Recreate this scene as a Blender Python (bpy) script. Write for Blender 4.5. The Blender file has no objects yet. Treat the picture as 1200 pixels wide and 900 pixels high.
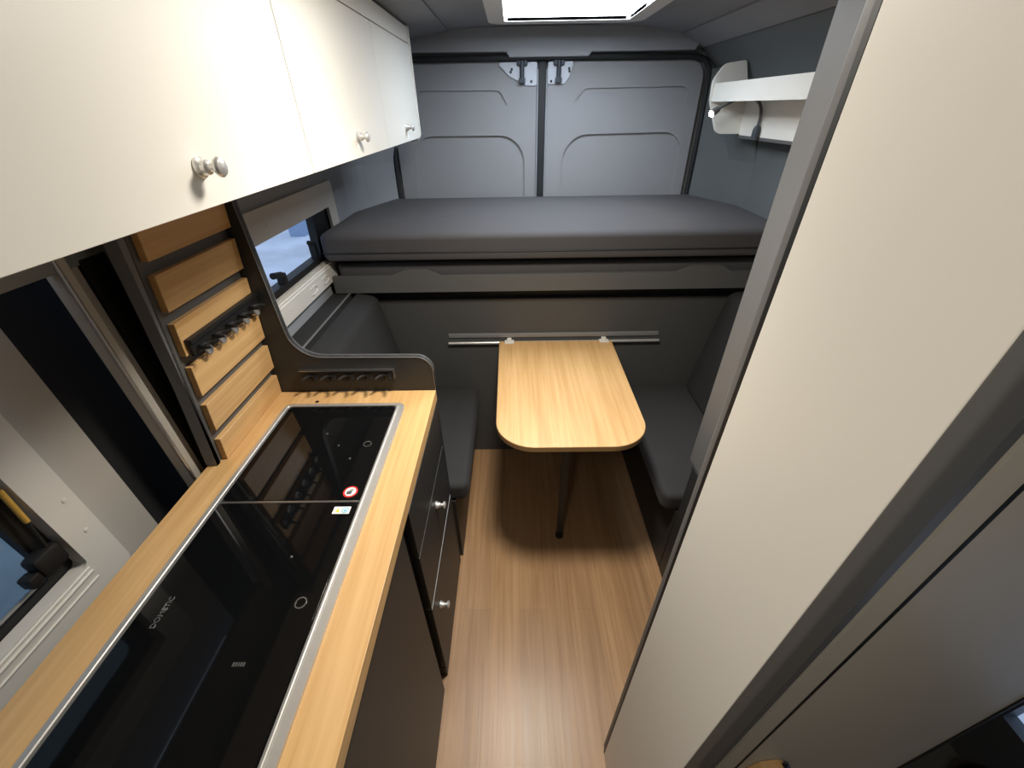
import bpy, bmesh, math, random
from mathutils import Vector, Matrix
random.seed(3)
S = bpy.context.scene
COL = S.collection
PI = math.pi

# ------------------------------------------------------------------ materials
def new_mat(name):
    m = bpy.data.materials.new(name); m.use_nodes = True
    nt = m.node_tree
    return m, nt, nt.nodes['Principled BSDF']

def plain(name, col, rough=.5, metal=0, spec=.5, bump=0, bscale=200, coat=0):
    m, nt, p = new_mat(name)
    p.inputs['Base Color'].default_value = (*col, 1)
    p.inputs['Roughness'].default_value = rough
    p.inputs['Metallic'].default_value = metal
    p.inputs['Specular IOR Level'].default_value = spec
    p.inputs['Coat Weight'].default_value = coat
    tc = nt.nodes.new('ShaderNodeTexCoord')
    n = nt.nodes.new('ShaderNodeTexNoise'); n.inputs['Scale'].default_value = bscale; n.inputs['Detail'].default_value = 3
    nt.links.new(tc.outputs['Object'], n.inputs['Vector'])
    mr = nt.nodes.new('ShaderNodeMapRange')
    mr.inputs['To Min'].default_value = max(0, rough-.05); mr.inputs['To Max'].default_value = min(1, rough+.05)
    nt.links.new(n.outputs['Fac'], mr.inputs['Value']); nt.links.new(mr.outputs['Result'], p.inputs['Roughness'])
    if bump:
        b = nt.nodes.new('ShaderNodeBump'); b.inputs['Strength'].default_value = bump; b.inputs['Distance'].default_value = .001
        nt.links.new(n.outputs['Fac'], b.inputs['Height']); nt.links.new(b.outputs['Normal'], p.inputs['Normal'])
    return m

def fabric(name, col, rough=.9, var=.25, scale=400, bump=.4):
    m, nt, p = new_mat(name)
    tc = nt.nodes.new('ShaderNodeTexCoord')
    n = nt.nodes.new('ShaderNodeTexNoise'); n.inputs['Scale'].default_value = scale; n.inputs['Detail'].default_value = 2
    n2 = nt.nodes.new('ShaderNodeTexNoise'); n2.inputs['Scale'].default_value = 6
    nt.links.new(tc.outputs['Object'], n.inputs['Vector']); nt.links.new(tc.outputs['Object'], n2.inputs['Vector'])
    add = nt.nodes.new('ShaderNodeMath'); add.operation = 'MULTIPLY_ADD'; add.inputs[1].default_value = .3
    nt.links.new(n2.outputs['Fac'], add.inputs[0]); nt.links.new(n.outputs['Fac'], add.inputs[2])
    r = nt.nodes.new('ShaderNodeValToRGB')
    r.color_ramp.elements[0].position = .35; r.color_ramp.elements[1].position = .95
    r.color_ramp.elements[0].color = (*[c*(1-var) for c in col], 1); r.color_ramp.elements[1].color = (*[min(1, c*(1+var)) for c in col], 1)
    nt.links.new(add.outputs[0], r.inputs['Fac']); nt.links.new(r.outputs['Color'], p.inputs['Base Color'])
    p.inputs['Roughness'].default_value = rough; p.inputs['Specular IOR Level'].default_value = .3
    p.inputs['Sheen Weight'].default_value = .03
    b = nt.nodes.new('ShaderNodeBump'); b.inputs['Strength'].default_value = bump; b.inputs['Distance'].default_value = .0008
    nt.links.new(n.outputs['Fac'], b.inputs['Height']); nt.links.new(b.outputs['Normal'], p.inputs['Normal'])
    return m

def wood(name, dark, light, rough=.4, across='x', fine=90, planks=False):
    """grain runs along y"""
    m, nt, p = new_mat(name)
    L = nt.links.new
    tc = nt.nodes.new('ShaderNodeTexCoord')
    def mapped(sx, sy, sz):
        mp = nt.nodes.new('ShaderNodeMapping'); mp.inputs['Scale'].default_value = (sx, sy, sz)
        L(tc.outputs['Object'], mp.inputs['Vector']); return mp
    mp1 = mapped(fine, 2.5, fine); mp2 = mapped(14, 1.1, 14)
    n1 = nt.nodes.new('ShaderNodeTexNoise'); n1.inputs['Scale'].default_value = 1; n1.inputs['Detail'].default_value = 5; n1.inputs['Distortion'].default_value = .4
    L(mp1.outputs[0], n1.inputs['Vector'])
    n2 = nt.nodes.new('ShaderNodeTexNoise'); n2.inputs['Scale'].default_value = 1; n2.inputs['Detail'].default_value = 4; n2.inputs['Distortion'].default_value = 1.2
    L(mp2.outputs[0], n2.inputs['Vector'])
    mx = nt.nodes.new('ShaderNodeMath'); mx.operation = 'MULTIPLY_ADD'; mx.inputs[1].default_value = .55
    L(n1.outputs['Fac'], mx.inputs[0])
    m2 = nt.nodes.new('ShaderNodeMath'); m2.operation = 'MULTIPLY'; m2.inputs[1].default_value = .5
    L(n2.outputs['Fac'], m2.inputs[0]); L(m2.outputs[0], mx.inputs[2])
    r = nt.nodes.new('ShaderNodeValToRGB')
    r.color_ramp.elements[0].position = .35; r.color_ramp.elements[1].position = .68
    r.color_ramp.elements[0].color = (*dark, 1); r.color_ramp.elements[1].color = (*light, 1)
    L(mx.outputs[0], r.inputs['Fac'])
    out = r.outputs['Color']
    if planks:
        mpb = nt.nodes.new('ShaderNodeMapping'); mpb.inputs['Rotation'].default_value = (0, 0, PI/2)
        L(tc.outputs['Object'], mpb.inputs['Vector'])
        br = nt.nodes.new('ShaderNodeTexBrick'); br.offset = .37
        br.inputs['Color1'].default_value = (.80, .79, .78, 1); br.inputs['Color2'].default_value = (1, 1, 1, 1)
        br.inputs['Mortar'].default_value = (.72, .70, .68, 1)
        br.inputs['Scale'].default_value = 1; br.inputs['Mortar Size'].default_value = .0008
        br.inputs['Brick Width'].default_value = .9; br.inputs['Row Height'].default_value = .105
        L(mpb.outputs[0], br.inputs['Vector'])
        mm = nt.nodes.new('ShaderNodeMixRGB'); mm.blend_type = 'MULTIPLY'; mm.inputs['Fac'].default_value = .8
        L(out, mm.inputs[1]); L(br.outputs['Color'], mm.inputs[2]); out = mm.outputs[0]
    L(out, p.inputs['Base Color'])
    p.inputs['Roughness'].default_value = rough
    mr = nt.nodes.new('ShaderNodeMapRange'); mr.inputs['To Min'].default_value = rough-.06; mr.inputs['To Max'].default_value = rough+.08
    L(n1.outputs['Fac'], mr.inputs['Value']); L(mr.outputs['Result'], p.inputs['Roughness'])
    b = nt.nodes.new('ShaderNodeBump'); b.inputs['Strength'].default_value = .4 if planks else .15; b.inputs['Distance'].default_value = .001
    L(n1.outputs['Fac'], b.inputs['Height']); L(b.outputs['Normal'], p.inputs['Normal'])
    return m

def emis(name, col, strength):
    m, nt, p = new_mat(name)
    p.inputs['Base Color'].default_value = (*col, 1)
    p.inputs['Emission Color'].default_value = (*col, 1); p.inputs['Emission Strength'].default_value = strength
    return m

def glass_pane(name, tint, gloss=.12):
    m = bpy.data.materials.new(name); m.use_nodes = True
    nt = m.node_tree; nt.nodes.clear()
    o = nt.nodes.new('ShaderNodeOutputMaterial'); mix = nt.nodes.new('ShaderNodeMixShader')
    t = nt.nodes.new('ShaderNodeBsdfTransparent'); t.inputs['Color'].default_value = (*tint, 1)
    g = nt.nodes.new('ShaderNodeBsdfGlossy'); g.inputs['Roughness'].default_value = .02
    lw = nt.nodes.new('ShaderNodeLayerWeight'); lw.inputs['Blend'].default_value = .5
    pw = nt.nodes.new('ShaderNodeMath'); pw.operation = 'POWER'; pw.inputs[1].default_value = 4; nt.links.new(lw.outputs['Facing'], pw.inputs[0])
    fr = nt.nodes.new('ShaderNodeMath'); fr.operation = 'MULTIPLY_ADD'; fr.inputs[1].default_value = .5; fr.inputs[2].default_value = .02; nt.links.new(pw.outputs[0], fr.inputs[0])
    nt.links.new(fr.outputs[0], mix.inputs['Fac']); nt.links.new(t.outputs[0], mix.inputs[1]); nt.links.new(g.outputs[0], mix.inputs[2])
    nt.links.new(mix.outputs[0], o.inputs['Surface'])
    return m

M = dict(
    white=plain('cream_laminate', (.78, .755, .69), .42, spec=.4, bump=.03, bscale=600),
    white2=plain('white_plastic', (.72, .70, .65), .4),
    taupe=plain('window_frame_plastic', (.50, .47, .42), .5),
    anth=plain('anthracite_laminate', (.025, .0255, .026), .48, spec=.45, bump=.05, bscale=900),
    anthl=plain('grey_laminate', (.100, .100, .099), .5, spec=.4, bump=.05, bscale=900),
    anthm=plain('dark_grey_laminate', (.070, .070, .070), .5, spec=.4, bump=.05, bscale=900),
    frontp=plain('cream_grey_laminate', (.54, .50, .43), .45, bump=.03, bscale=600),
    railg=plain('grey_anodised', (.22, .22, .225), .4, metal=.2, bscale=60),
    headr=plain('header_trim', (.33, .34, .36), .6),
    post=plain('grey_edge_trim', (.135, .134, .134), .5),
    band=plain('grey_edging', (.22, .22, .22), .4),
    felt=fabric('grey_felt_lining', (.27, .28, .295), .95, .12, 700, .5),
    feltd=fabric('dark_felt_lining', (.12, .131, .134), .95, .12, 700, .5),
    doorp=plain('grey_door_lining', (.285, .288, .296), .65, bump=.1, bscale=900),
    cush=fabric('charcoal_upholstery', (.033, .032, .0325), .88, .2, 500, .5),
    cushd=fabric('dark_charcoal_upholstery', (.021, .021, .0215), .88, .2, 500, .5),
    matt=fabric('mattress_upholstery', (.070, .067, .070), .75, .15, 500, .4),
    black=plain('black_plastic', (.0045, .0045, .005), .55),
    rubber=plain('black_rubber', (.012, .014, .016), .6),
    void=plain('gap_black', (.006, .006, .007), .8),  # near-black that stands in for the dark of deep gaps
    glass=plain('black_glass', (.0035, .0038, .0042), .035, spec=.55),
    steel=plain('brushed_steel', (.60, .58, .55), .42, metal=.7, bscale=60),
    chrome=plain('satin_chrome', (.74, .73, .71), .30, metal=.7, bscale=60),
    alu=plain('aluminium', (.55, .55, .56), .35, metal=1),
    galv=plain('bracket_steel', (.42, .44, .48), .5, metal=.3),
    oak=wood('oak_laminate', (.50, .285, .105), (.66, .42, .19), .38),
    oakend=plain('oak_edge', (.40, .235, .10), .5),
    floorw=wood('floor_vinyl_planks', (.31, .172, .078), (.46, .275, .14), .36, fine=70, planks=True),
    doorgrey=plain('door_grey_trim', (.42, .40, .37), .55),
    framegrey=plain('window_grey_trim', (.62, .60, .56), .5),
    dslate=plain('slate_plastic', (.035, .045, .058), .5),
    red=plain('red_print', (.62, .03, .03), .4),
    pwhite=plain('white_print', (.8, .8, .78), .4),
    pgrey=plain('grey_print', (.10, .10, .11), .4),
    yellow=plain('yellow_print', (.75, .62, .10), .4),
    blue=plain('blue_print', (.12, .45, .60), .4),
    amber=plain('amber_plastic', (.55, .33, .06), .4),
    led=emis('warm_led', (1, .86, .62), 60),
    sky=emis('daylit_blind', (.80, .89, 1.0), 15),
    lampl=emis('ceiling_led', (1, .88, .70), 3),
    pane=glass_pane('clear_pane', (.96, .98, 1.0)),
    panet=glass_pane('tinted_pane', (.42, .47, .48)),
    snow=fabric('snow', (.70, .74, .80), .9, .22, .9, .3),
    shed=plain('blue_painted_boards', (.30, .40, .55), .7),
)

# ------------------------------------------------------------------ mesh helpers
def nb(): return bmesh.new()
def add_box(bm, x0, x1, y0, y1, z0, z1, bev=0, seg=2):
    vs = [bm.verts.new((x, y, z)) for x in (x0, x1) for y in (y0, y1) for z in (z0, z1)]
    f = [(0,1,3,2),(4,6,7,5),(0,4,5,1),(2,3,7,6),(0,2,6,4),(1,5,7,3)]
    fs = [bm.faces.new([vs[i] for i in q]) for q in f]
    if bev:
        es = list({e for q in fs for e in q.edges})
        bmesh.ops.bevel(bm, geom=es, offset=bev, segments=seg, affect='EDGES', profile=.5)
    return bm
def box(*a, **k): return add_box(nb(), *a, **k)
def add_prism(bm, pts, axis, a0, a1, bev=0, seg=2, fn=None):
    """pts: 2-D outline; axis 'x': pts are (y,z); 'y': (x,z); 'z': (x,y)"""
    def v3(p, a):
        if axis == 'x': return (a, p[0], p[1])
        if axis == 'y': return (p[0], a, p[1])
        return (p[0], p[1], a)
    A = [bm.verts.new(v3(p, a0)) for p in pts]; B = [bm.verts.new(v3(p, a1)) for p in pts]
    n = len(pts); fs = [bm.faces.new(A), bm.faces.new(B[::-1])]
    for i in range(n): fs.append(bm.faces.new((A[i], B[i], B[(i+1) % n], A[(i+1) % n])))
    bmesh.ops.recalc_face_normals(bm, faces=fs)
    if bev:
        es = list({e for q in fs[:2] for e in q.edges})
        bmesh.ops.bevel(bm, geom=es, offset=bev, segments=seg, affect='EDGES', profile=.5)
    return bm
def prism(*a, **k): return add_prism(nb(), *a, **k)
def rounded(pts, radii, seg=8):
    out = []; n = len(pts)
    for i, p in enumerate(pts):
        r = radii[i] if isinstance(radii, (list, tuple)) else radii
        p = Vector(p); a = Vector(pts[i-1]); b = Vector(pts[(i+1) % n])
        if r <= 0: out.append(tuple(p)); continue
        d1 = (a-p).normalized(); d2 = (b-p).normalized()
        ang = d1.angle(d2); t = r/math.tan(ang/2)
        s = p+d1*t; e = p+d2*t; c = p+(d1+d2).normalized()*(r/math.sin(ang/2))
        v0 = s-c; v1 = e-c; tot = v0.angle(v1); sg = 1 if v0.x*v1.y-v0.y*v1.x > 0 else -1
        for k in range(seg+1):
            th = sg*tot*k/seg
            out.append((c.x+v0.x*math.cos(th)-v0.y*math.sin(th), c.y+v0.x*math.sin(th)+v0.y*math.cos(th)))
    return out
def add_tube(bm, pts, r, n=10, cap=True):
    pts = [Vector(p) for p in pts]; rings = []
    up = None
    for i, p in enumerate(pts):
        if i == 0: t = pts[1]-p
        elif i == len(pts)-1: t = p-pts[i-1]
        else: t = (pts[i+1]-p).normalized()+(p-pts[i-1]).normalized()
        t.normalize()
        if up is None:
            up = Vector((0, 0, 1)) if abs(t.z) < .9 else Vector((1, 0, 0))
        s = t.cross(up).normalized(); up = s.cross(t).normalized()
        rr = r[i] if isinstance(r, (list, tuple)) else r
        rings.append([bm.verts.new(p+s*(rr*math.cos(2*PI*k/n))+up*(rr*math.sin(2*PI*k/n))) for k in range(n)])
    for a, b in zip(rings, rings[1:]):
        for k in range(n): bm.faces.new((a[k], a[(k+1) % n], b[(k+1) % n], b[k]))
    if cap: bm.faces.new(rings[0][::-1]); bm.faces.new(rings[-1])
    return bm
def tube(*a, **k): return add_tube(nb(), *a, **k)
def add_lathe(bm, prof, origin, axis, n=24):
    """prof: (distance along axis, radius)"""
    o = Vector(origin); a = Vector(axis).normalized()
    u = a.orthogonal().normalized(); w = a.cross(u); rings = []
    for d, r in prof:
        rings.append([bm.verts.new(o+a*d+u*(max(r, 1e-5)*math.cos(2*PI*k/n))+w*(max(r, 1e-5)*math.sin(2*PI*k/n))) for k in range(n)])
    fs = []
    for p, q in zip(rings, rings[1:]):
        for k in range(n): fs.append(bm.faces.new((p[k], p[(k+1) % n], q[(k+1) % n], q[k])))
    fs.append(bm.faces.new(rings[0][::-1])); fs.append(bm.faces.new(rings[-1]))
    bmesh.ops.recalc_face_normals(bm, faces=fs)
    return bm
def lathe(*a, **k): return add_lathe(nb(), *a, **k)
def frame_bm(axis, outer, inner, a0, a1):
    """rectangular ring; outer/inner = (u0,u1,v0,v1)"""
    bm = nb(); o = outer; i = inner
    def q(u0, u1, v0, v1):
        if axis == 'x': add_box(bm, a0, a1, u0, u1, v0, v1)
        elif axis == 'y': add_box(bm, u0, u1, a0, a1, v0, v1)
        else: add_box(bm, u0, u1, v0, v1, a0, a1)
    q(o[0], o[1], o[2], i[2]); q(o[0], o[1], i[3], o[3]); q(o[0], i[0], i[2], i[3]); q(i[1], o[1], i[2], i[3])
    return bm
def ring_prism(outer, inner, axis, a0, a1):
    """two outlines with the same number of points"""
    bm = nb()
    def v3(p, a):
        if axis == 'x': return (a, p[0], p[1])
        if axis == 'y': return (p[0], a, p[1])
        return (p[0], p[1], a)
    n = len(outer)
    R = [[bm.verts.new(v3(p, a)) for p in pl] for pl, a in ((outer, a0), (outer, a1), (inner, a1), (inner, a0))]
    for k in range(4):
        A, B = R[k], R[(k+1) % 4]
        for i in range(n): bm.faces.new((A[i], A[(i+1) % n], B[(i+1) % n], B[i]))
    bmesh.ops.recalc_face_normals(bm, faces=bm.faces[:])
    return bm
def rrect(u0, u1, v0, v1, r, seg=6): return rounded([(u0, v0), (u1, v0), (u1, v1), (u0, v1)], r, seg)

def obj(name, bm, mat, parent=None, smooth=True, org=None):
    if parent is not None: org = parent['_o']
    elif org is None:
        xs = [v.co for v in bm.verts]
        lo = [min(c[i] for c in xs) for i in range(3)]; hi = [max(c[i] for c in xs) for i in range(3)]
        org = ((lo[0]+hi[0])/2, (lo[1]+hi[1])/2, lo[2])
    bmesh.ops.translate(bm, verts=bm.verts[:], vec=-Vector(org))
    me = bpy.data.meshes.new(name); bm.to_mesh(me); bm.free()
    me.materials.append(M[mat])
    if smooth:
        me.polygons.foreach_set('use_smooth', [True]*len(me.polygons))
        try: me.set_sharp_from_angle(angle=math.radians(32))
        except Exception: pass
    o = bpy.data.objects.new(name, me); COL.objects.link(o)
    o['_o'] = list(org)
    if parent is not None: o.parent = parent
    else: o.location = org
    return o
def tag(o, label=None, cat=None, group=None, kind=None):
    if label: o['label'] = label
    if cat: o['category'] = cat
    if group: o['group'] = group
    if kind: o['kind'] = kind
    return o
def thing(name, label, cat, loc, group=None, kind=None):
    o = bpy.data.objects.new(name, None); COL.objects.link(o); o.empty_display_size = .05
    o.location = loc; o['_o'] = list(loc)
    return tag(o, label, cat, group, kind)
def cut(o, cutters):
    """subtract closed meshes from an object (world coordinates), keep the result as plain mesh"""
    me = bpy.data.meshes.new('c'); me_bm = cutters
    me_bm.to_mesh(me); me_bm.free()
    c = bpy.data.objects.new('c', me); COL.objects.link(c)
    md = o.modifiers.new('b', 'BOOLEAN'); md.object = c; md.operation = 'DIFFERENCE'; md.solver = 'EXACT'
    bpy.context.view_layer.update()
    dg = bpy.context.evaluated_depsgraph_get()
    nm = bpy.data.meshes.new_from_object(o.evaluated_get(dg))
    o.modifiers.clear(); o.data = nm
    bpy.data.objects.remove(c)
    try: nm.set_sharp_from_angle(angle=math.radians(32))
    except Exception: pass
    return o
def text_bm(body, size, mtx, depth=.0004):
    cu = bpy.data.curves.new('t', 'FONT'); cu.body = body; cu.size = size; cu.extrude = depth
    cu.align_x = 'CENTER'; cu.align_y = 'CENTER'
    t = bpy.data.objects.new('t', cu); COL.objects.link(t)
    bpy.context.view_layer.update()
    me = bpy.data.meshes.new_from_object(t.evaluated_get(bpy.context.evaluated_depsgraph_get()))
    bm = nb(); bm.from_mesh(me); bmesh.ops.transform(bm, matrix=mtx, verts=bm.verts[:])
    bpy.data.objects.remove(t); bpy.data.curves.remove(cu); bpy.data.meshes.remove(me)
    return bm

# ------------------------------------------------------------------ van body
XC = .165
PROF = [(.965, 0), (.965, 1.13), (.965, 1.31), (.965, 1.42), (.945, 1.53), (.92, 1.62), (.885, 1.71), (.83, 1.80), (.74, 1.875), (.62, 1.92), (.45, 1.945), (.2, 1.955)]
Y0, Y1 = -.85, 2.506
def shell(sign, segs, skip, i0=0, i1=None):
    """strip along y from the wall profile, with skipped cells; 2 cm thick"""
    bm = nb(); P = PROF[i0:(i1 or len(PROF))]
    for i, ((a, z0), (b, z1)) in enumerate(zip(P, P[1:])):
        for j, (y0, y1) in enumerate(zip(segs, segs[1:])):
            if skip(i+i0, y0, y1): continue
            q = [(XC+sign*a, y0, z0), (XC+sign*a, y1, z0), (XC+sign*b, y1, z1), (XC+sign*b, y0, z1)]
            bm.faces.new([bm.verts.new(v) for v in q])
    bmesh.ops.remove_doubles(bm, verts=bm.verts[:], dist=1e-5)
    bmesh.ops.recalc_face_normals(bm, faces=bm.faces[:])
    # face the cabin
    f = bm.faces[0] if hasattr(bm.faces, '__getitem__') and not bm.faces.ensure_lookup_table() else None
    if f.normal.x*sign > 0: bmesh.ops.reverse_faces(bm, faces=bm.faces[:])
    bmesh.ops.solidify(bm, geom=bm.faces[:], thickness=.02)
    return bm
WL, WR = XC-.965, XC+.965        # -0.80, 1.13
tag(obj('floor', box(WL-.12, WR+.02, Y0, 2.5, -.03, 0), 'floorw'), kind='structure')
wl = shell(-1, [Y0, .762, 1.15, 1.86, Y1], lambda i, a, b: (i < 3 and b <= .77) or (i == 1 and a == 1.15), 0, 9)
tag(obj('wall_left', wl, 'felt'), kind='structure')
wr = shell(1, [Y0, -.30, .305, .34, Y1], lambda i, a, b: False, 1, 9)
add_box(wr, WR, WR+.02, .405, Y1, 0, 1.13); add_box(wr, WR, WR+.02, Y0, .405, 0, .31)
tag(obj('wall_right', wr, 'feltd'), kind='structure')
# ceiling with the opening for the roof light
SX0, SX1, SY0, SY1 = -.035, .475, 1.60, 2.105
bm = nb()
for s in (-1, 1):
    P = PROF[8:]
    for (a, z0), (b, z1) in zip(P, P[1:]):
        q = [(XC+s*a, Y0, z0), (XC+s*a, Y1, z0), (XC+s*b, Y1, z1), (XC+s*b, Y0, z1)]
        bm.faces.new([bm.verts.new(v) for v in (q if s > 0 else q[::-1])])
xa, xb = XC-.2, XC+.2
for x0, x1, y0, y1 in ((xa, xb, Y0, SY0), (xa, xb, SY1, Y1)):
    bm.faces.new([bm.verts.new(v) for v in ((x0, y0, 1.955), (x0, y1, 1.955), (x1, y1, 1.955), (x1, y0, 1.955))])
bmesh.ops.recalc_face_normals(bm, faces=bm.faces[:])
bmesh.ops.solidify(bm, geom=bm.faces[:], thickness=.006)
tag(obj('ceiling', bm, 'felt'), kind='structure')
# unseen wall behind the camera, added to keep outdoor light out
tag(obj('front_light_block', box(WL-.12, WR+.02, Y0-.02, Y0, 0, 1.97), 'feltd'), kind='structure')

tag(obj('wall_rear', box(WL-.02, WR+.02, 2.506, 2.53, 0, 1.97), 'doorp'), kind='structure')
# rear header, pillars
hd = nb()
add_prism(hd, [(-.62, 1.955), (-.56, 1.866), (-.02, 1.862), (-.005, 1.842), (.365, 1.842), (.38, 1.858), (.86, 1.858), (.92, 1.955)], 'y', 2.425, 2.47, .006)
tag(obj('trim_1', hd, 'headr'), kind='structure')
for nm, s, xin, xw in (('trim_2', -1, -.625, WL), ('trim_3', 1, .975, WR)):
    b = nb()
    top = -.50 if s < 0 else .96
    # splayed corner lining from the side wall to the door seal, following the lean of the wall
    lo = [(xw, 2.13), (xw+(-s)*.045, 2.30), (xin, 2.45), (xin, 2.47), (xw, 2.47)]
    hi = [(xw-s*.10, 2.13), (xw-s*.13, 2.30), (top, 2.45), (top, 2.47), (xw-s*.10, 2.47)]
    A = [b.verts.new((x, y, .96)) for x, y in lo]; Bv = [b.verts.new((x, y, 1.42)) for x, y in lo]; C = [b.verts.new((x, y, 1.79)) for x, y in hi]
    for P, Q in ((A, Bv), (Bv, C)):
        for i in range(5): b.faces.new((P[i], P[(i+1) % 5], Q[(i+1) % 5], Q[i]))
    b.faces.new(A); b.faces.new(C)
    bmesh.ops.recalc_face_normals(b, faces=b.faces[:])
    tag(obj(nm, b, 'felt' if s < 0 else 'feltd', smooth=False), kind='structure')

# rear doors ------------------------------------------------------------
def rear_door(name, outline, low, up, hinge_x, s):
    root = thing(name, None, None, ((outline[0][0]+outline[1][0])/2, 2.48, .10), kind='structure')
    obj('door_backing', box(min(p[0] for p in outline)+.01, max(p[0] for p in outline)-.01, 2.493, 2.505, .13, 1.80), 'doorp', root)
    pl = obj('door_lining', prism(outline, 'y', 2.475, 2.49, .003), 'doorp', root)
    cb = nb(); add_prism(cb, low, 'y', 2.45, 2.4885); add_prism(cb, up, 'y', 2.45, 2.4845)
    cut(pl, _shift(cb, root))
    return root
def _shift(bm, root):
    return bm
# left leaf
oL = rounded([(-.615, .12), (.128, .12), (.128, 1.832), (-.60, 1.832)], [.02, .02, .03, .06])
lowL = rounded([(-.545, .5), (.068, .5), (.068, 1.528), (-.51, 1.530)], [.05, .05, .13, .10], 10)
upL = rounded([(-.50, 1.650), (-.012, 1.652), (-.058, 1.719), (-.46, 1.722)], [.012, .012, .03, .03], 6)
dL = rear_door('door_1', oL, lowL, upL, -.6, -1)
oR = rounded([(.180, .12), (.955, .12), (.94, 1.828), (.180, 1.830)], [.02, .02, .08, .03])
lowR = rounded([(.271, .5), (.90, .5), (.895, 1.533), (.268, 1.527)], [.05, .05, .10, .13], 10)
upR = rounded([(.305, 1.655), (.89, 1.66), (.865, 1.724), (.368, 1.722)], [.012, .012, .03, .03], 6)
dR = rear_door('door_2', oR, lowR, upR, .94, 1)
# latch brackets on each leaf, centre seals
for root, s, x0, ou in ((dL, -1, .098, [(.055-.125, 1.828), (.128, 1.828), (.128, 1.735), (.075, 1.735), (-.01, 1.775)]),
                        (dR, 1, .222, [(.180, 1.828), (.305, 1.828), (.285, 1.765), (.262, 1.740), (.180, 1.740)])):
    br = obj('latch_bracket', prism(rounded(ou, .008, 3), 'y', 2.466, 2.475, .002), 'galv', root)
    px = .055 if s < 0 else .232
    b = nb(); add_box(b, px-.026, px+.026, 2.448, 2.467, 1.812, 1.842, .005)
    add_tube(b, [(px, 2.452, 1.83), (px, 2.452, 1.752)], .011, 12); add_box(b, px-.016, px+.016, 2.443, 2.466, 1.744, 1.766, .004)
    obj('latch_bolt', b, 'dslate', br)
    b = nb()
    for dx, dz in ((-.055, 1.79), (.045, 1.752), (-.05, 1.80)) if s < 0 else ((.052, 1.79), (-.035, 1.752), (.05, 1.80)):
        add_lathe(b, [(0, .006), (.004, .005)], (px+dx, 2.466, dz), (0, -1, 0), 10)
    obj('bolt', b, 'black', br)
b = nb(); add_box(b, .136, .172, 2.468, 2.478, .12, 1.83, .004); obj('centre_seal', b, 'rubber', dL)
for x, root in ((.132, dL), (.176, dR)):
    obj('edge_strip', tube([(x, 2.468, .12), (x, 2.468, 1.80)], .0035, 8), 'galv', root)
# rubber seal round the door opening
sl = [(-.622, 2.452, .95), (-.622, 2.452, 1.30), (-.615, 2.452, 1.50), (-.60, 2.452, 1.78), (-.585, 2.452, 1.82), (-.55, 2.452, 1.838), (-.45, 2.452, 1.842), (.0, 2.452, 1.843), (.37, 2.452, 1.843), (.88, 2.452, 1.838), (.925, 2.452, 1.825), (.952, 2.452, 1.79), (.958, 2.452, 1.74), (.963, 2.452, 1.60), (.968, 2.452, .95)]
tag(obj('trim_4', tube(sl, .0125, 10), 'rubber'), kind='structure')

# ------------------------------------------------------------------ roof light
r = thing('skylight', 'cream framed roof skylight with a bright daylit blind above the bed', 'skylight', (.22, 1.85, 1.95))
obj('frame', ring_prism(rrect(-.085, .525, 1.55, 2.16, .06), rrect(SX0+.012, SX1-.012, SY0+.012, SY1-.012, .012), 'z', 1.925, 1.962), 'white2', r)
obj('inner_frame', frame_bm('z', (SX0, SX1, SY0, SY1), (SX0+.012, SX1-.012, SY0+.012, SY1-.012), 1.926, 1.99), 'white2', r)
b = nb()
y = SY0+.012
k = 0
while y < SY1-.013:
    y2 = min(y+.02, SY1-.012)
    b.faces.new([b.verts.new(v) for v in ((SX0+.012, y, 1.936), (SX1-.012, y, 1.936), (SX1-.012, (y+y2)/2, 1.941), (SX0+.012, (y+y2)/2, 1.941))])
    b.faces.new([b.verts.new(v) for v in ((SX0+.012, (y+y2)/2, 1.941), (SX1-.012, (y+y2)/2, 1.941), (SX1-.012, y2, 1.936), (SX0+.012, y2, 1.936))])
    y = y2
bmesh.ops.recalc_face_normals(b, faces=b.faces[:])
obj('blind', b, 'sky', r, smooth=False)
obj('blind_bar', box(SX0+.014, SX1-.014, 2.020, 2.030, 1.931, 1.934), 'galv', r)

# ------------------------------------------------------------------ overhead cabinet
def knob_bm(o, axis, s=1.0):
    return lathe([(0, .0125*s), (.002*s, .0130*s), (.004*s, .0125*s), (.0065*s, .0095*s), (.0075*s, .0092*s), (.012*s, .0090*s), (.014*s, .0075*s), (.0155*s, .0055*s),
                  (.020*s, .0055*s), (.022*s, .0085*s), (.0245*s, .0115*s), (.0275*s, .0120*s), (.0305*s, .0100*s), (.032*s, .006*s), (.0324*s, .0005)], o, axis)
XF = -.40
cab = thing('overhead_cabinet', 'long cream overhead cabinet with three doors above the kitchen worktop', 'cabinet', (-.58, .6, 1.545))
prof = [(XF-.02, 1.548), (XF-.02, 1.905), (-.47, 1.918), (-.585, 1.868), (-.665, 1.79), (-.71, 1.70), (-.745, 1.60), (-.745, 1.548)]
obj('body', prism(prof, 'y', -.55, 2.055), 'white', cab)
obj('fascia', box(XF-.02, XF, -.55, 2.075, 1.862, 1.912, .001), 'white', cab)
ys = [(-.40, .245), (.248, .918), (.921, 1.53), (1.533, 2.07)]
for (a, b_), ky in zip(ys, (None, .585, 1.229, 1.818)):
    d = obj('door', box(XF-.019, XF, a, b_, 1.545, 1.8595, .0012), 'white', cab)
    if ky: tag(obj('knob', knob_bm((XF, ky, 1.592), (1, 0, 0)), 'chrome', d), 'round satin chrome knob')
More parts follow.
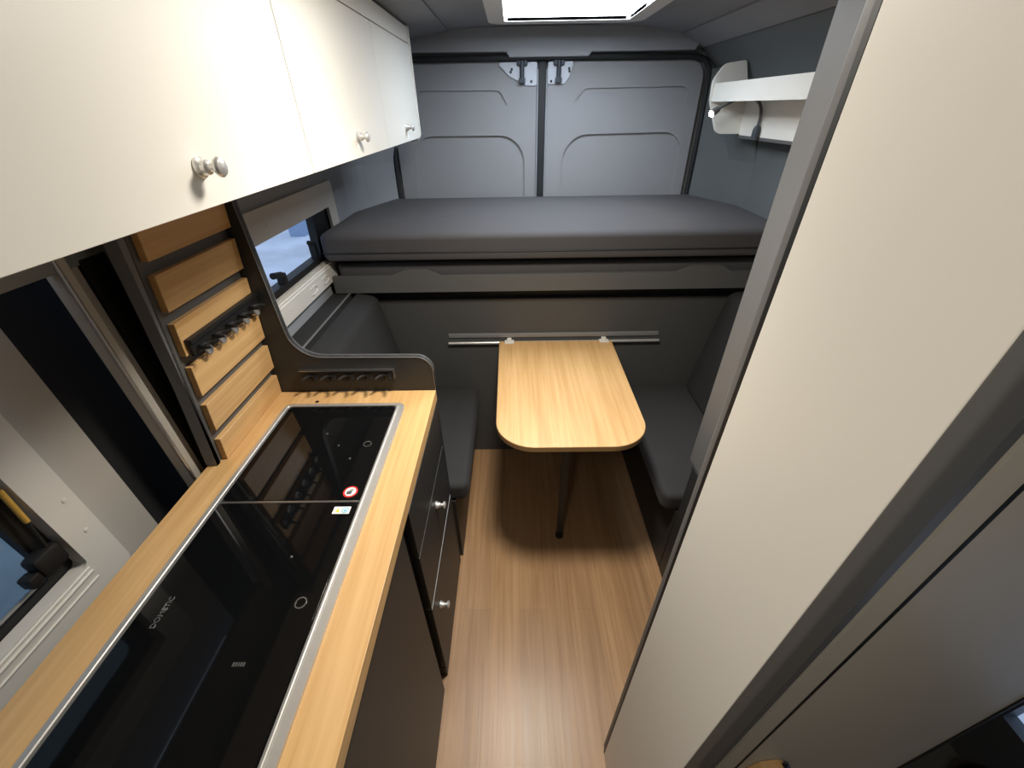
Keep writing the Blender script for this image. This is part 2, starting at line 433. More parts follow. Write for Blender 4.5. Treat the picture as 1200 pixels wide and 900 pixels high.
obj('end_panel', prism(rounded([(-.72, 1.532), (XF+.004, 1.532), (XF+.004, 1.915), (-.47, 1.92), (-.585, 1.868), (-.665, 1.79), (-.71, 1.70)], [.02, .03, 0, 0, 0, 0, 0]), 'y', 2.07, 2.088, .002), 'white', cab)

# ------------------------------------------------------------------ kitchen
ZT = .92; XE = -.247; YE = 1.04
wt = prism(rounded([(-.77, -.50), (XE, -.50), (XE, YE), (-.77, YE)], [0, .004, .002, 0]), 'z', .885, ZT, .0015)
wto = tag(obj('worktop', wt, 'oak'), 'light oak kitchen worktop along the left side with an inset hob and sink', 'worktop')
tag(obj('screw_cap', lathe([(0, .0052), (.0016, .005), (.0022, .003)], (-.599, .985, ZT), (0, 0, 1), 14), 'black'), 'tiny black screw cap on the worktop between the hob and the end plate', 'screw cap')

hob = thing('hob_and_sink_unit', 'steel framed hob and sink unit with black glass lids in the worktop', 'hob', (-.505, .52, ZT))
fo = rrect(-.682, -.325, .055, .966, .022, 6); fi = rrect(-.668, -.349, .073, .953, .010, 6)
obj('frame', ring_prism(fo, fi, 'z', ZT, ZT+.007), 'steel', hob)
lip = [(x, y, ZT+.0065) for x, y in rrect(-.6715, -.3445, .0695, .9565, .012, 6)]
obj('rim_lip', tube(lip+lip[:2], .0036, 12, cap=False), 'steel', hob)
obj('tray', box(-.67, -.348, .072, .955, ZT+.0005, ZT+.002), 'black', hob)
lidA = obj('glass_lid', prism(rrect(-.664, -.352, .605, .950, .012), 'z', ZT+.002, ZT+.007, .001), 'glass', hob)
lidB = obj('glass_lid', prism(rrect(-.664, -.352, .077, .598, .012), 'z', ZT+.002, ZT+.007, .001), 'glass', hob)
zg = ZT+.007
obj('seam_strip', box(-.665, -.351, .599, .604, ZT+.002, ZT+.0066), 'alu', hob)
for lid, (x, y) in ((lidA, (-.387, .788)), (lidB, (-.385, .376))):
    obj('finger_hole_ring', ring_prism([(x+.0105*math.cos(t*PI/12), y+.0105*math.sin(t*PI/12)) for t in range(24)], [(x+.0085*math.cos(t*PI/12), y+.0085*math.sin(t*PI/12)) for t in range(24)], 'z', zg, zg+.0008), 'alu', lid)
for lid, pts in ((lidA, [(-.508, .83), (-.416, .735), (-.461, .783)]), (lidB, [(-.442, .466)])):
    for x, y in pts: obj('screw', lathe([(0, .0028), (.0012, .0024), (.0016, .001)], (x, y, zg), (0, 0, 1), 10), 'alu', lid)
# round warning sticker: red ring, white centre, grey hand over a pan
def circ(x, y, r, n=28): return [(x+r*math.cos(2*PI*k/n), y+r*math.sin(2*PI*k/n)) for k in range(n)]
wx, wy = -.379, .628
st = obj('warning_sticker', prism(circ(wx, wy, .0165), 'z', zg, zg+.0004), 'red', lidA)
st['label'] = 'round red and white prohibition sticker'
obj('sticker_centre', prism(circ(wx, wy, .0125), 'z', zg+.0004, zg+.0007), 'pwhite', st)
b = nb(); add_prism(b, rounded([(wx-.008, wy-.008), (wx+.004, wy-.008), (wx+.004, wy+.002), (wx-.008, wy+.002)], .003), 'z', zg+.0007, zg+.0010)
for k in range(4): add_prism(b, rrect(wx-.002+k*.0022, wx-.0006+k*.0022, wy+.001, wy+.009-.001*abs(k-1.5), .0005, 2), 'z', zg+.0007, zg+.0010)
obj('pictogram', b, 'pgrey', st)
lb = obj('information_label', prism(rrect(-.4, -.363, .567, .586, .001), 'z', zg, zg+.0004), 'pwhite', lidB)
lb['label'] = 'small white label with a yellow and a blue symbol'
obj('yellow_symbol', prism([(-.395, .571), (-.3845, .571), (-.38975, .582)], 'z', zg+.0004, zg+.0007), 'yellow', lb)
b = ring_prism(circ(-.3735, .5765, .0075), circ(-.3735, .5765, .0055), 'z', zg+.0004, zg+.0007)
add_prism(b, circ(-.3735, .5755, .0030, 16), 'z', zg+.0004, zg+.0007); obj('blue_symbol', b, 'blue', lb)
mt = Matrix.Translation((-.622, .362, zg+.0002)) @ Matrix.Rotation(PI/2, 4, 'Z')
obj('brand_lettering', text_bm('DOMETIC', .0125, mt, .0003), 'alu', lidB)
mt = Matrix.Translation((-.442, .28, zg+.0002)) @ Matrix.Rotation(0, 4, 'Z')
b = nb()
for k in range(5): add_box(b, -.452+k*.0042, -.4495+k*.0042, .277, .283, zg, zg+.0004)
obj('maker_mark', b, 'alu', lidB)

# drawer unit under the far end of the worktop
XD = -.247
du = thing('drawer_unit', 'anthracite kitchen drawer unit with three drawers at the end of the worktop', 'drawers', (-.5, .82, 0))
obj('carcass', box(-.77, XD-.019, .60, 1.02, .06, .884), 'anth', du)
obj('plinth', box(-.77, XD-.001, .60, 1.04, 0, .058), 'anth', du)
obj('end_panel', box(-.77, XD, 1.024, 1.040, .0, .884, .001), 'anth', du)
for z0, z1, kz, ky in ((.709, .882, None, None), (.452, .7035, .638, .823), (.062, .4465, .335, .675)):
    d = obj('drawer', box(XD-.018, XD, .601, 1.021, z0, z1, .0015), 'anth', du)
    if kz: tag(obj('knob', knob_bm((XD, ky, kz), (1, 0, 0), .95), 'chrome', d), 'round satin chrome knob')
for z in (.7063, .4493): obj('drawer_edge_glint', box(XD-.015, XD+(.0006 if z < .5 else -.003), .602, 1.021, z-(.002 if z < .5 else .001), z+(.002 if z < .5 else .001)), 'galv' if z < .5 else 'anthl', du)  # lighter strips imitate drawer edges catching light, stronger on the lower one
# gap and the dark cupboard (fridge) in front of it
fr = thing('cupboard', 'tall plain black kitchen cupboard front below the near worktop', 'cupboard', (-.5, .1, 0))
obj('carcass', box(-.77, XD-.03, -.45, .598, .0, .884), 'void', fr)
obj('door_panel', box(XD-.028, XD-.004, -.45, .556, .012, .872, .003), 'anth', fr)

# curved end plate standing on the worktop end
pp = thing('end_plate', 'dark grey curved partition standing on the far end of the worktop', 'partition', (-.5, 1.05, ZT))
out = [(-.785, .921), (-.247, .921), (-.247, .985)]
for k in range(1, 9):
    t = k/9*PI/2; out.append((-.295+.048*math.cos(t), .990+.050*math.sin(t)))
out += [(-.295, 1.040), (-.570, 1.043)]
cx, cz, rr = -.570, 1.128, .085
for k in range(1, 9):
    t = -PI/2-k/9*PI/2; out.append((cx+rr*math.cos(t), cz+rr*math.sin(t)))
out += [(-.656, 1.15), (-.668, 1.546), (-.741, 1.546), (-.785, 1.46)]
obj('panel', prism(out, 'y', 1.0415, 1.058), 'anth', pp)
e = out[1:-2]
b = nb()
for (a, c) in zip(e, e[1:]):
    q = [(a[0], 1.0405, a[1]), (c[0], 1.0405, c[1]), (c[0], 1.0595, c[1]), (a[0], 1.0595, a[1])]
    b.faces.new([b.verts.new(v) for v in q])
bmesh.ops.remove_doubles(b, verts=b.verts[:], dist=1e-6); bmesh.ops.recalc_face_normals(b, faces=b.faces[:])
bmesh.ops.solidify(b, geom=b.faces[:], thickness=-.0015)
obj('edging', b, 'band', pp)

# slatted wall board (leans in with the wall)
def lean(z): return -.732+.045*(z-.92)/.53
sb = thing('slatted_board', 'upright oak slat board on a dark backing beside the end plate', 'board', (-.74, .9, ZT))
def lean_box(bm, y0, y1, z0, z1, t0, t1, dy=0):
    """slab parallel to the leaning board, between offsets t0 and t1 in x; dy shears the left end"""
    v = [(lean(z)+t, y+(0 if y == y1 else dy*(z-.92)), z) for t in (t0, t1) for y in (y0, y1) for z in (z0, z1)]
    v = [bm.verts.new(p) for p in v]
    fs = [bm.faces.new([v[i] for i in q]) for q in [(0,1,3,2),(4,6,7,5),(0,4,5,1),(2,3,7,6),(0,2,6,4),(1,5,7,3)]]
    bmesh.ops.recalc_face_normals(bm, faces=fs)
    bmesh.ops.bevel(bm, geom=list({e for q in fs for e in q.edges}), offset=.0008, segments=1, affect='EDGES')
    return bm
obj('backing', lean_box(nb(), .733, 1.0395, .921, 1.544, -.040, -.0155, .04), 'anthl', sb)
for z0 in (.922, 1.012, 1.112, 1.214, 1.315, 1.417):
    z1 = z0+.063 if z0 < .93 else z0+.0755
    obj('slat', lean_box(nb(), .745, 1.039, z0, z1, -.015, 0, .04), 'oak', sb)
obj('edge_strip', lean_box(nb(), .722, .7325, .921, 1.544, -.040, -.012, .05), 'post', sb)

# hook rails
def hook_pts(o, out, side, w):
    """flat hook that runs along `side`, then curls away from the wall"""
    o = Vector(o); out = Vector(out); side = Vector(side)
    pts = []
    for k in range(13):
        t = math.radians(-75+170*k/12)
        pts.append(o+out*(.003+.030*(1-math.cos(t)))+side*(w*.5*math.sin(t)+.004)+Vector((0, 0, .0006*k)))
    return pts
def hook_rail(name, label, start, along, n, pitch, out, length, h, edge=False):
    s = Vector(start); a = Vector(along); o = Vector(out)
    root = thing(name, label, 'hook rail', start)
    b = nb()
    c = [s-o*.0, s+a*length]
    def slab(p0, p1, z0, z1, d0, d1):
        vs = [bb for p in (p0, p1) for dd in (d0, d1) for bb in ((p+o*dd+Vector((0, 0, z0))), (p+o*dd+Vector((0, 0, z1))))]
        v = [b.verts.new(q) for q in vs]
        fs = [b.faces.new([v[i] for i in q]) for q in [(0,1,3,2),(4,6,7,5),(0,4,5,1),(2,3,7,6),(0,2,6,4),(1,5,7,3)]]
        bmesh.ops.recalc_face_normals(b, faces=fs)
    slab(c[0], c[1], h*.25, h, .0005, .008); slab(c[0], c[1], h*.82, h, .008, .014)
    obj('bar', b, 'black', root)
    if edge:
        b = nb(); slab(c[0]-a*.002, c[1], h, h+.0016, .0005, .0145); slab(c[0]-a*.002, c[0], h*.2, h, .0005, .0145); obj('bright_edge', b, 'alu', root)
    for k in range(n):
        p = s+a*(pitch*(k+.6))
        hk = nb(); add_tube(hk, hook_pts(p+o*.008+Vector((0, 0, h*.45)), o, -a, .047 if edge else .040), [.003]+[.0042]*10+[.0036, .0028], 8)
        hko = obj('hook', hk, 'black', root)
        pl = nb(); q = p+o*.0085
        add_lathe(pl, [(0, .0115), (.004, .0105), (.0055, .007)], q+a*.010+Vector((0, 0, h*.12)), o, 14)
        tag(obj('hook_base', pl, 'black' if edge else 'railg', hko), None if edge else 'grey round hook base')
    return root
hook_rail('hook_rail', 'black hook rail with five hooks across the oak slat board', (lean(1.25)+.0012, .765, 1.198), (0, 1, 0), 5, .052, (1, 0, 0), .272, .052)
hook_rail('hook_rail', 'black hook rail with five hooks on the curved end plate above the worktop', (-.365, 1.0412, .966), (-1, 0, 0), 5, .055, (0, -1, 0), .285, .036, True)

# ------------------------------------------------------------------ sliding door on the left
sd = thing('door_3', None, None, (-.90, .2, 0), kind='structure')
DX = -.875
wy0, wy1, wz0, wz1 = -.32, .470, .905, 1.27
obj('door_panel', frame_bm('x', (Y0, .625, 0, 1.50), (wy0-.02, wy1+.02, wz0-.02, wz1+.02), DX-.025, DX), 'doorgrey', sd)
tag(obj('door_jamb', box(DX-.048, DX-.028, .60, .86, 0, 1.55), 'void', sd), 'door jamb coloured black for the dark gap')  # shade of the door gap put into the jamb colour
tag(obj('trim_5', prism(rounded([(-.83, .700), (-.795, .703), (-.788, .714), (-.800, .722), (-.800, .738), (-.812, .742), (-.83, .742)], .003, 3), 'z', 0, 1.55), 'taupe'), kind='structure')
tag(obj('dark_gap_strip', box(-.835, -.7985, .743, .80, 0, 1.55), 'void'), kind='structure')  # black box imitating the dark gap beside the metal strip
tag(obj('trim_6', tube([(-.797, .699, 0), (-.797, .699, 1.55)], .0035, 8), 'alu'), kind='structure')
w2 = thing('window_2', None, None, (-.87, .2, .9), kind='structure')
obj('frame', ring_prism(rrect(wy0-.07, wy1+.062, wz0-.085, wz1+.07, .03), rrect(wy0, wy1, wz0, wz1, .012), 'x', DX-.012, DX+.016), 'framegrey', w2)
obj('gasket', ring_prism(rrect(wy0-.004, wy1+.004, wz0-.004, wz1+.004, .012), rrect(wy0+.03, wy1-.034, wz0+.016, wz1-.03, .02), 'x', DX-.030, DX-.014), 'black', w2)
obj('pane', box(DX-.030, DX-.026, wy0+.01, wy1-.01, wz0+.005, wz1-.01), 'panet', w2)
for dz, dx, rad in ((.000, .0165, .0022), (-.010, .0175, .0028), (-.030, .0175, .0022)):
    obj('blind_rail', tube([(DX+dx, wy0, wz0-.006+dz), (DX+dx, wy1-.004, wz0-.006+dz)], rad, 8), 'white2', w2)
obj('pane_rail', tube([(DX-.018, wy0, wz0+.022), (DX-.018, wy1-.05, wz0+.022)], .004, 8), 'alu', w2)
b = nb(); add_tube(b, [(-.868, .462, 1.13), (-.866, .456, 1.055)], .0045, 10)
tag(obj('stay_arm', b, 'amber', w2), 'amber window stay arm')
b = nb(); add_tube(b, [(-.866, .456, 1.057), (-.866, .448, .99)], .0032, 10)
add_box(b, -.888, -.856, .412, .462, .945, .995, .010); add_box(b, -.886, -.860, .392, .415, .945, .972, .006)
obj('latch', b, 'black', w2)
for y, z in ((.512, 1.045), (.505, .965)): obj('screw_cover', lathe([(0, .0045), (.0015, .004), (.002, .002)], (DX+.016, y, z), (1, 0, 0), 12), 'framegrey', w2)

# ------------------------------------------------------------------ window in the left wall behind the end plate
w1 = thing('window_1', None, None, (-.8, 1.5, 1.03), kind='structure')
FX = WL+.012
obj('frame', ring_prism(rrect(1.075, 1.945, 1.03, 1.402, .02), rrect(1.15, 1.865, 1.125, 1.308, .006), 'x', WL-.004, FX), 'taupe', w1)
obj('reveal', frame_bm('x', (1.145, 1.87, 1.12, 1.313), (1.155, 1.86, 1.13, 1.303), WL-.05, WL), 'black', w1)
obj('pane', box(WL-.045, WL-.041, 1.15, 1.865, 1.125, 1.308), 'pane', w1)
tag(obj('sash_corner', prism([(1.715, 1.131), (1.86, 1.131), (1.86, 1.303), (1.735, 1.303)], 'x', WL-.040, WL-.006, .002), 'black', w1), 'black sash corner')
obj('sash_rail', box(WL-.038, WL+.004, 1.155, 1.86, 1.130, 1.150, .003), 'black', w1)
for y, z, s in ((1.375, 1.175, 1), (1.66, 1.20, .8)):
    b = nb(); add_box(b, WL-.02, WL+.008, y-.012*s, y+.012*s, 1.145, z+.012, .004)
    add_tube(b, [(WL+.002, y, z+.004), (WL+.012, y-.03*s, z+.018), (WL+.016, y-.085*s, z+.030)], [.009*s, .009*s, .011*s], 10)
    obj('latch', b, 'black', w1)
cs = obj('blind_cassette', box(WL-.002, WL+.028, 1.09, 1.93, 1.040, 1.112, .006), 'framegrey', w1)
for z in (1.117, 1.106): obj('cassette_rail', tube([(WL+.026, 1.10, z), (WL+.026, 1.92, z)], .003, 8), 'white2', w1)
for yc in (1.50, 1.62):
    obj('handle_moulding', tube([(WL+.029, yc+.035*math.cos(t), 1.075+.014*math.sin(t)) for t in [k*PI/8 for k in range(-6, 7)]], .0028, 8), 'framegrey', cs)
for y, z in ((1.36, 1.35), (1.58, 1.357)): obj('screw_cover', lathe([(0, .006), (.002, .005)], (FX, y, z), (1, 0, 0), 10), 'taupe', w1)

# ------------------------------------------------------------------ dinette
tb = thing('folding_table', 'oak folding table with rounded front corners hung from the chrome wall rail', 'table', (.2, 1.3, 0))
ol = rounded([(-.070, 1.728), (-.066, .988), (.461, .988), (.467, 1.728)], [.006, .135, .135, .006], 12)
obj('tabletop', prism(ol, 'z', .697, .7195, .0015), 'oak', tb)
ed = nb()
obj('edge_band', ring_prism([(x+(x-.198)*.002, y-.0006) for x, y in ol], [(x-(x-.198)*.02, y+(.01 if y < 1.2 else -.01)) for x, y in ol], 'z', .6985, .7175), 'oakend', tb)
b = nb(); add_prism(b, [(.186, .02), (.212, .02), (.216, .697), (.182, .697)], 'y', 1.150, 1.166, .002)
obj('leg', b, 'anth', tb)
obj('leg_foot', lathe([(0, .017), (.018, .018), (.03, .014)], (.199, 1.158, 0), (0, 0, 1), 16), 'black', tb)
obj('leg_hinge', box(.15, .25, 1.12, 1.20, .688, .697, .002), 'alu', tb)
for x in (-.022, .430):
    b = nb(); add_box(b, x-.022, x+.022, 1.700, 1.734, .7195, .7235, .0015); add_box(b, x-.011, x+.011, 1.716, 1.737, .7235, .735, .003)
    tag(obj('rail_clip', b, 'white2', tb), 'white plastic rail clip')
rl = thing('wall_rail', 'chrome table rail fixed to the dark panel below the bed', 'rail', (.19, 1.735, .70))
obj('profile', prism([(1.7395, .738), (1.7395, .758), (1.733, .758), (1.731, .750), (1.733, .738)], 'x', -.312, .690), 'railg', rl)
obj('bar', tube([(-.315, 1.727, .7105+.001), (.697, 1.727, .7105+.004)], .0075, 12), 'chrome', rl)

bp = thing('bed_base_panel', 'dark grey upright panel closing the space below the bed', 'panel', (.165, 1.75, 0))
obj('panel', box(-.785, 1.115, 1.740, 1.758, 0, .930, .001), 'anthm', bp)
obj('gap_shade_strip', box(-.785, 1.115, 1.765, 1.783, .86, 1.018), 'black', bp)  # black strip in place of the shade below the bed board

def bumped(x0, x1, zb, zt):
    return rounded([(x0, zb), (x1, zb), (x1, zt), (.925, zt), (.880, zt+.026), (.762, zt+.026), (.692, zt), (-.309, zt-.002), (-.370, zt+.026), (-.455, zt+.026), (-.522, zt), (x0, zt)],
                   [.004, .004, .004, .03, .02, .02, .05, .03, .012, .03, .05, .004], 5)
bd = thing('raised_bed', 'grey bed front board with two raised sections holding the mattress', 'bed', (.14, 1.70, .988))
obj('front_board', prism(bumped(-.772, 1.085, .990, 1.064), 'y', 1.680, 1.700, .0015), 'anthl', bd)
obj('bed_deck', box(-.775, 1.11, 1.702, 2.44, 1.02, 1.045), 'anth', bd)

def outline(x0, x1, y0, y1, ch):
    return rounded([(x0, y0), (x1, y0), (x1, y1-.33), (x1-ch, y1), (x0+ch, y1), (x0, y1-.33)], [.035, .035, .12, .05, .05, .12], 6)
def mattress_bm(ol, z0, z1, puff, rad):
    """prism with rounded rims and a softly domed, slightly rumpled top"""
    bm = nb(); cx = sum(p[0] for p in ol)/len(ol); cy = sum(p[1] for p in ol)/len(ol)
    def inset(d):
        out = []; n = len(ol)
        for i, p in enumerate(ol):
            a = Vector(ol[i-1]); b_ = Vector(ol[(i+1) % n]); t = (b_-a).normalized(); nn = Vector((-t.y, t.x))
            out.append((p[0]+nn.x*d, p[1]+nn.y*d))
        return out
    levels = [(rad, z0), (rad*.3, z0+rad*.3), (0, z0+rad)]
    for k in range(7):
        t = k/6*PI/2; levels.append((rad*1.6*(1-math.cos(t)), z1-rad*1.3+rad*1.3*math.sin(t)))
        rings = []
    for d, z in levels: rings.append([bm.verts.new((x, y, z+.0015*math.sin(23*x+7*y)*(1 if z > z1-.02 else 0))) for x, y in inset(d)])
    for sc in (.95, .85, .65, .4, .15):
        rings.append([bm.verts.new((cx+(v.co.x-cx)*sc, cy+(v.co.y-cy)*sc, z1+puff*(1-sc*sc)+.0015*math.sin(9*v.co.x+5*v.co.y))) for v in rings[9]])
    n = len(ol)
    for A, B in zip(rings, rings[1:]):
        for k in range(n): bm.faces.new((A[k], A[(k+1) % n], B[(k+1) % n], B[k]))
    bm.faces.new(rings[0][::-1]); bm.faces.new(rings[-1])
    bmesh.ops.recalc_face_normals(bm, faces=bm.faces[:])
    return bm
OL = outline(-.778, 1.10, 1.655, 2.43, .13)
mt1 = thing('mattress', 'thick charcoal mattress lying on top of the raised bed', 'mattress', (.16, 2.04, 1.13))
obj('cushion', mattress_bm(OL, 1.132, 1.245, .025, .022), 'matt', mt1)
obj('dark_gap_filler', box(-.74, 1.06, 1.735, 2.40, 1.1125, 1.133), 'black', mt1)  # black pad stands in for the dark gap under the mattress
pz = 1.170
obj('piping', tube([(x, y-.001 if y < 1.8 else y, pz+.002*math.sin(9*x)) for x, y in OL+OL[:1]], .0028, 8, cap=False), 'rubber', mt1)
mt2 = obj('mattress', mattress_bm(outline(-.755, 1.07, 1.704, 2.42, .14), 1.046, 1.108, .0, .014), 'matt')
tag(mt2, 'thin dark under-mattress resting behind the grey bed board', 'mattress')

# benches
def soft(ol, axis, a0, a1, rad, seg=4):
    bm = prism(ol, axis, a0, a1, rad, seg); return bm
bl = thing('bench_base', 'dark bench box under the seat left of the table', 'bench', (-.51, 1.4, 0))
obj('box', box(-.785, -.238, 1.062, 1.738, 0, .366, .002), 'anth', bl)
b2 = thing('bench_base', 'dark bench box under the seat right of the table', 'bench', (.87, 1.4, 0))
obj('box', box(.612, 1.12, .998, 1.738, 0, .366, .002), 'anth', b2)
tag(obj('seat_cushion', soft(rrect(-.61, -.187, 1.064, 1.730, .03), 'z', .367, .452, .022), 'cush'), 'charcoal seat cushion left of the table behind the drawer unit', 'cushion')
tag(obj('seat_cushion', soft(rrect(.552, .955, 1.003, 1.730, .03), 'z', .367, .452, .022), 'cush'), 'charcoal seat cushion right of the table', 'cushion')
lp = rounded([(-.712, .455), (-.50, .455), (-.598, .972), (-.690, .990)], [.02, .03, .04, .012], 6)
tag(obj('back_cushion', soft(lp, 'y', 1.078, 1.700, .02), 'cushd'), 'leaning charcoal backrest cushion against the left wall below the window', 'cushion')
rp = rounded([(1.042, .455), (1.02, .975), (.945, .965), (.860, .455)], [.02, .02, .04, .03], 6)
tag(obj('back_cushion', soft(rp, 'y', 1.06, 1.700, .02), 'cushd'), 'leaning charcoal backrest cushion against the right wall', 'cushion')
lg = thing('wall_ledge', 'narrow dark ledge board between the left backrest cushion and the wall', 'ledge', (-.75, 1.4, .3))
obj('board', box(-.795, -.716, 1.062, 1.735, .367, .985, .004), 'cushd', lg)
obj('edge_trim', tube([(-.713, 1.07, .988), (-.713, 1.735, .988)], .004, 8), 'post', lg)

# ------------------------------------------------------------------ right side
wd = thing('wardrobe', 'tall cream wardrobe with grey corner posts on the right', 'wardrobe', (.44, .33, 0))
obj('side_panel', box(.262, .278, .187, .387, .002, 1.94, .0015), 'white', wd)
obj('carcass', box(.280, .604, .206, .410, .0, 1.94), 'black', wd)
tag(obj('corner_post', prism(rounded([(.2645, .3945), (.2645, .411), (.30, .411), (.30, .3945)], .004, 3), 'z', 0, 1.94), 'post', wd), 'grey rear corner post')
obj('door_seal', box(.2622, .280, .3872, .3942, 0, 1.94), 'black', wd)
tag(obj('front_trim', prism(rounded([(.2625, .1865), (.268, .179), (.288, .178), (.303, .181), (.306, .19), (.306, .204), (.2625, .204)], [.002, .006, .004, .006, .003, 0, 0], 4), 'z', 0, 1.94), 'post', wd), 'grey front corner trim')
obj('shadow_gap', box(.306, .322, .196, .206, 0, 1.94), 'anth', wd)
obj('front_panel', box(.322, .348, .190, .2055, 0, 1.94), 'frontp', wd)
obj('panel_joint', box(.3478, .3517, .1893, .2056, 0, 1.94), 'black', wd)
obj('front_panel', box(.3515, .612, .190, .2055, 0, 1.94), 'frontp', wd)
obj('edge_strip', box(.612, .616, .188, .412, 0, 1.94), 'black', wd)
wbx = thing('grab_board', 'small rounded oak board with a black edge on the front of the wardrobe', 'board', (.43, .18, .55))
oo = rounded([(.360, .48), (.470, .48), (.470, .63), (.408, .815), (.375, .800), (.360, .75)], [.005, .01, .06, .012, .02, .02], 6)
obj('board', prism(oo, 'y', .176, .1895, .001), 'oak', wbx)
obj('edge', tube([(x+.002, .181, z) for x, z in oo if x > .40 and z > .50], .004, 8), 'black', wbx)

lc = thing('low_cabinet', 'low anthracite cabinet between the wardrobe and the right bench', 'cabinet', (.87, .72, 0))
obj('body', box(.612, 1.12, .47, .994, 0, .60, .002), 'anth', lc)
obj('top', box(.611, 1.12, .468, .996, .60, .618, .002), 'anth', lc)

tc_ = thing('tall_cabinet', 'tall grey cabinet side standing on the low cabinet behind the wardrobe', 'cabinet', (.85, .72, .622))
obj('body', prism([(.612, .624), (1.10, .624), (1.10, 1.42), (1.05, 1.66), (.86, 1.87), (.70, 1.92), (.612, 1.93)], 'y', .47, 1.020, .002), 'post', tc_)
obj('edge_strip', box(.6095, .6125, .47, 1.021, .630, 1.925, .001), 'post', tc_)
sh = thing('wall_shelf', 'cream open wall shelf high on the right wall by the rear doors', 'shelf', (.95, 1.7, 1.54))
obj('end_panel', prism(rounded([(1.075, 1.535), (.925, 1.537), (.868, 1.66), (.862, 1.735), (.90, 1.790), (.985, 1.80), (1.02, 1.70), (1.075, 1.60)], [0, .035, .06, .05, .04, .012, 0, 0], 6), 'y', 2.150, 2.168, .002), 'white', sh)
obj('fascia', box(.872, .890, 1.05, 2.150, 1.657, 1.722, .001), 'white', sh)
obj('shelf_board', box(.890, 1.035, 1.05, 2.150, 1.666, 1.682), 'white', sh)
obj('back_panel', prism([(1.030, 1.532), (1.044, 1.532), (1.038, 1.668), (1.024, 1.668)], 'y', 1.05, 2.150), 'white', sh)
obj('bottom_strip', box(1.030, 1.075, 1.05, 2.150, 1.520, 1.532, .001), 'anthl', sh)

lm = thing('reading_lamp', 'lit gooseneck reading lamp below the cream wall shelf', 'lamp', (1.0, 1.99, 1.53))
b = nb(); add_lathe(b, [(0, .015), (.03, .015), (.042, .011), (.046, .007)], (1.015, 1.975, 1.528), (0, 0, 1), 16)
obj('base', b, 'dslate', lm)
gp = []
P0, P1, P2, P3 = Vector((1.015, 1.975, 1.57)), Vector((1.03, 1.98, 1.69)), Vector((.94, 2.0, 1.69)), Vector((.848, 2.0, 1.633))
for k in range(17):
    t = k/16; gp.append(P0*(1-t)**3+P1*3*t*(1-t)**2+P2*3*t*t*(1-t)+P3*t**3)
obj('gooseneck', tube(gp, .006, 10), 'anthl', lm)
hdv = Vector((-.75, -.32, -.42)).normalized()
obj('head', lathe([(-.004, .008), (.004, .012), (.032, .014), (.036, .0135)], P3, hdv, 16), 'anthl', lm)
tag(obj('led', lathe([(.036, .012), (.0395, .011), (.041, .006)], P3, hdv, 16), 'led', lm), 'glowing warm white led')

# ------------------------------------------------------------------ cab door glimpsed at the lower right
d4 = thing('door_4', None, None, (1.12, 0, 0), kind='structure')
obj('door_trim', frame_bm('x', (Y0+.02, .41, .30, 1.12), (-.12, .330, .497, .92), 1.095, 1.128), 'dslate', d4)
obj('pillar_trim', prism([(.342, .30), (.40, .30), (.40, 1.12), (.342, 1.12)], 'x', 1.075, 1.094, .004), 'black', d4)
obj('armrest', prism(rounded([(-.35, .28), (.265, .28), (.285, .37), (-.35, .40)], .02, 4), 'x', 1.03, 1.094, .01), 'black', d4)
w3 = thing('window_3', None, None, (1.12, -.15, .58), kind='structure')
obj('pane', box(1.110, 1.114, -.12, .330, .497, .92), 'pane', w3)

# ------------------------------------------------------------------ outside
tag(obj('snow_ground', box(-40, 40, -40, 40, -.80, -.75), 'snow'), kind='structure')
shd = thing('bin', 'small pale blue bin standing on the snow outside the left window', 'bin', (-4.95, 9.8, -.75))
obj('body', prism([(-5.13, -.75), (-4.80, -.75), (-4.78, -.12), (-5.15, -.12)], 'y', 9.65, 10.0, .01), 'shed', shd)
obj('lid', box(-5.17, -4.76, 9.63, 10.02, -.12, -.06, .015), 'shed', shd)

# ceiling lamp that throws the warm light (just above the picture)
LX, LY = .04, .89
cl = thing('ceiling_lamp', 'flat round warm ceiling lamp above the aisle', 'lamp', (LX, LY, 1.93))
obj('housing', ring_prism(circ(LX, LY, .075, 32), circ(LX, LY, .060, 32), 'z', 1.935, 1.952), 'white2', cl)

# ------------------------------------------------------------------ lights
def area(name, loc, size, power, col, rot=(0, 0, 0), spread=PI, shape='DISK', sy=None):
    l = bpy.data.lights.new(name, 'AREA'); l.shape = shape; l.size = size
    if sy: l.size_y = sy
    l.energy = power; l.color = col; l.spread = spread
    o = bpy.data.objects.new(name, l); o.location = loc; o.rotation_euler = rot; COL.objects.link(o); return o
def spot(name, loc, power, col, size, blend, rad):
    l = bpy.data.lights.new(name, 'SPOT'); l.energy = power; l.color = col; l.spot_size = size; l.spot_blend = blend; l.shadow_soft_size = rad
    o = bpy.data.objects.new(name, l); o.location = loc; COL.objects.link(o); return o
area('lamp_glow', (LX, LY, 1.936), .20, 13.2, (1, .935, .83))
spot('lamp_beam', (LX, LY, 1.93), 51, (1, .935, .83), math.radians(130), 1, .11)

area('added_fill_glow', (-.22, -.30, 1.93), .14, 3.9, (1, .94, .84))  # added fill light behind the camera, brightens the wardrobe side
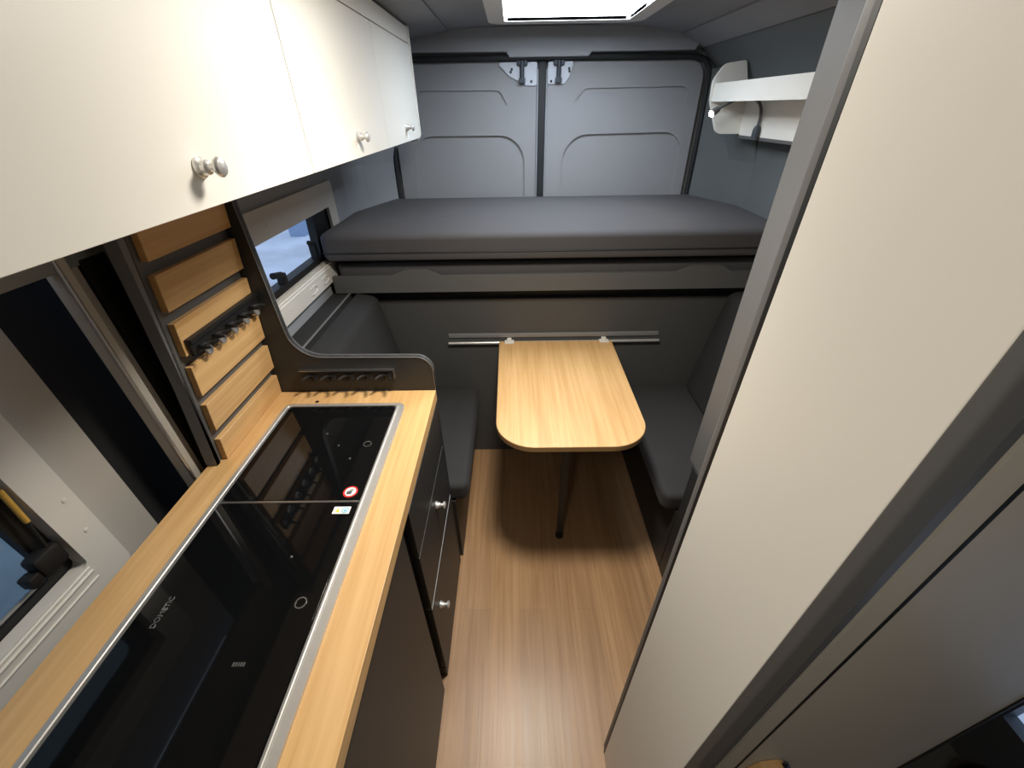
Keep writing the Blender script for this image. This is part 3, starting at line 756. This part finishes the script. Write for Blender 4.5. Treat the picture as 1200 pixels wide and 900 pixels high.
# reading lamp throw
l = bpy.data.lights.new('reading_light', 'SPOT'); l.energy = 1.2; l.color = (1, .85, .65); l.spot_size = math.radians(110); l.spot_blend = .6; l.shadow_soft_size = .012
o = bpy.data.objects.new('reading_light', l); o.location = P3+hdv*.045; o.rotation_euler = hdv.to_track_quat('-Z', 'Y').to_euler(); COL.objects.link(o)

l2 = thing('ceiling_lamp', 'added fill lamp ring above the near end of the worktop', 'lamp', (-.22, -.30, 1.935))  # unseen housing added round the fill light
obj('housing', ring_prism(circ(-.22, -.30, .085, 32), circ(-.22, -.30, .071, 32), 'z', 1.935, 1.952), 'white2', l2)
W = bpy.data.worlds.new('dusk'); S.world = W; W.use_nodes = True
bg = W.node_tree.nodes['Background']; bg.inputs['Color'].default_value = (.58, .71, .94, 1); bg.inputs['Strength'].default_value = 1.0

# ------------------------------------------------------------------ camera
f, p, yaw, roll = 474.65, .59944, -.00749, -.01658
cy, sy, cp, sp, cr, sr = math.cos(yaw), math.sin(yaw), math.cos(p), math.sin(p), math.cos(roll), math.sin(roll)
F = Vector((sy*cp, cy*cp, -sp)); Rt = Vector((cy, -sy, 0)); U = Rt.cross(F)
rv = Rt*cr+U*sr; uv = U*cr-Rt*sr
cam = bpy.data.cameras.new('camera'); co = bpy.data.objects.new('camera', cam); COL.objects.link(co)
cam.sensor_width = 36; cam.sensor_fit = 'HORIZONTAL'; cam.lens = f/1200*36; cam.clip_start = .01
m = Matrix((rv, uv, -F)).transposed().to_4x4(); m.translation = Vector((0, 0, 1.65))
co.matrix_world = m
S.camera = co
S.view_settings.view_transform = 'Standard'; S.view_settings.look = 'None'; S.view_settings.gamma = 1; S.view_settings.exposure = .12
try: S.view_settings.use_curve_mapping = False
except Exception: pass
S.cycles.use_denoising = True
S.cycles.max_bounces = 8
for o in S.objects:
    if o.type == 'MESH' and o.data.polygons and o.data.polygons[0].use_smooth:
        wn = o.modifiers.new('normals', 'WEIGHTED_NORMAL'); wn.keep_sharp = True
    if '_o' in o: del o['_o']
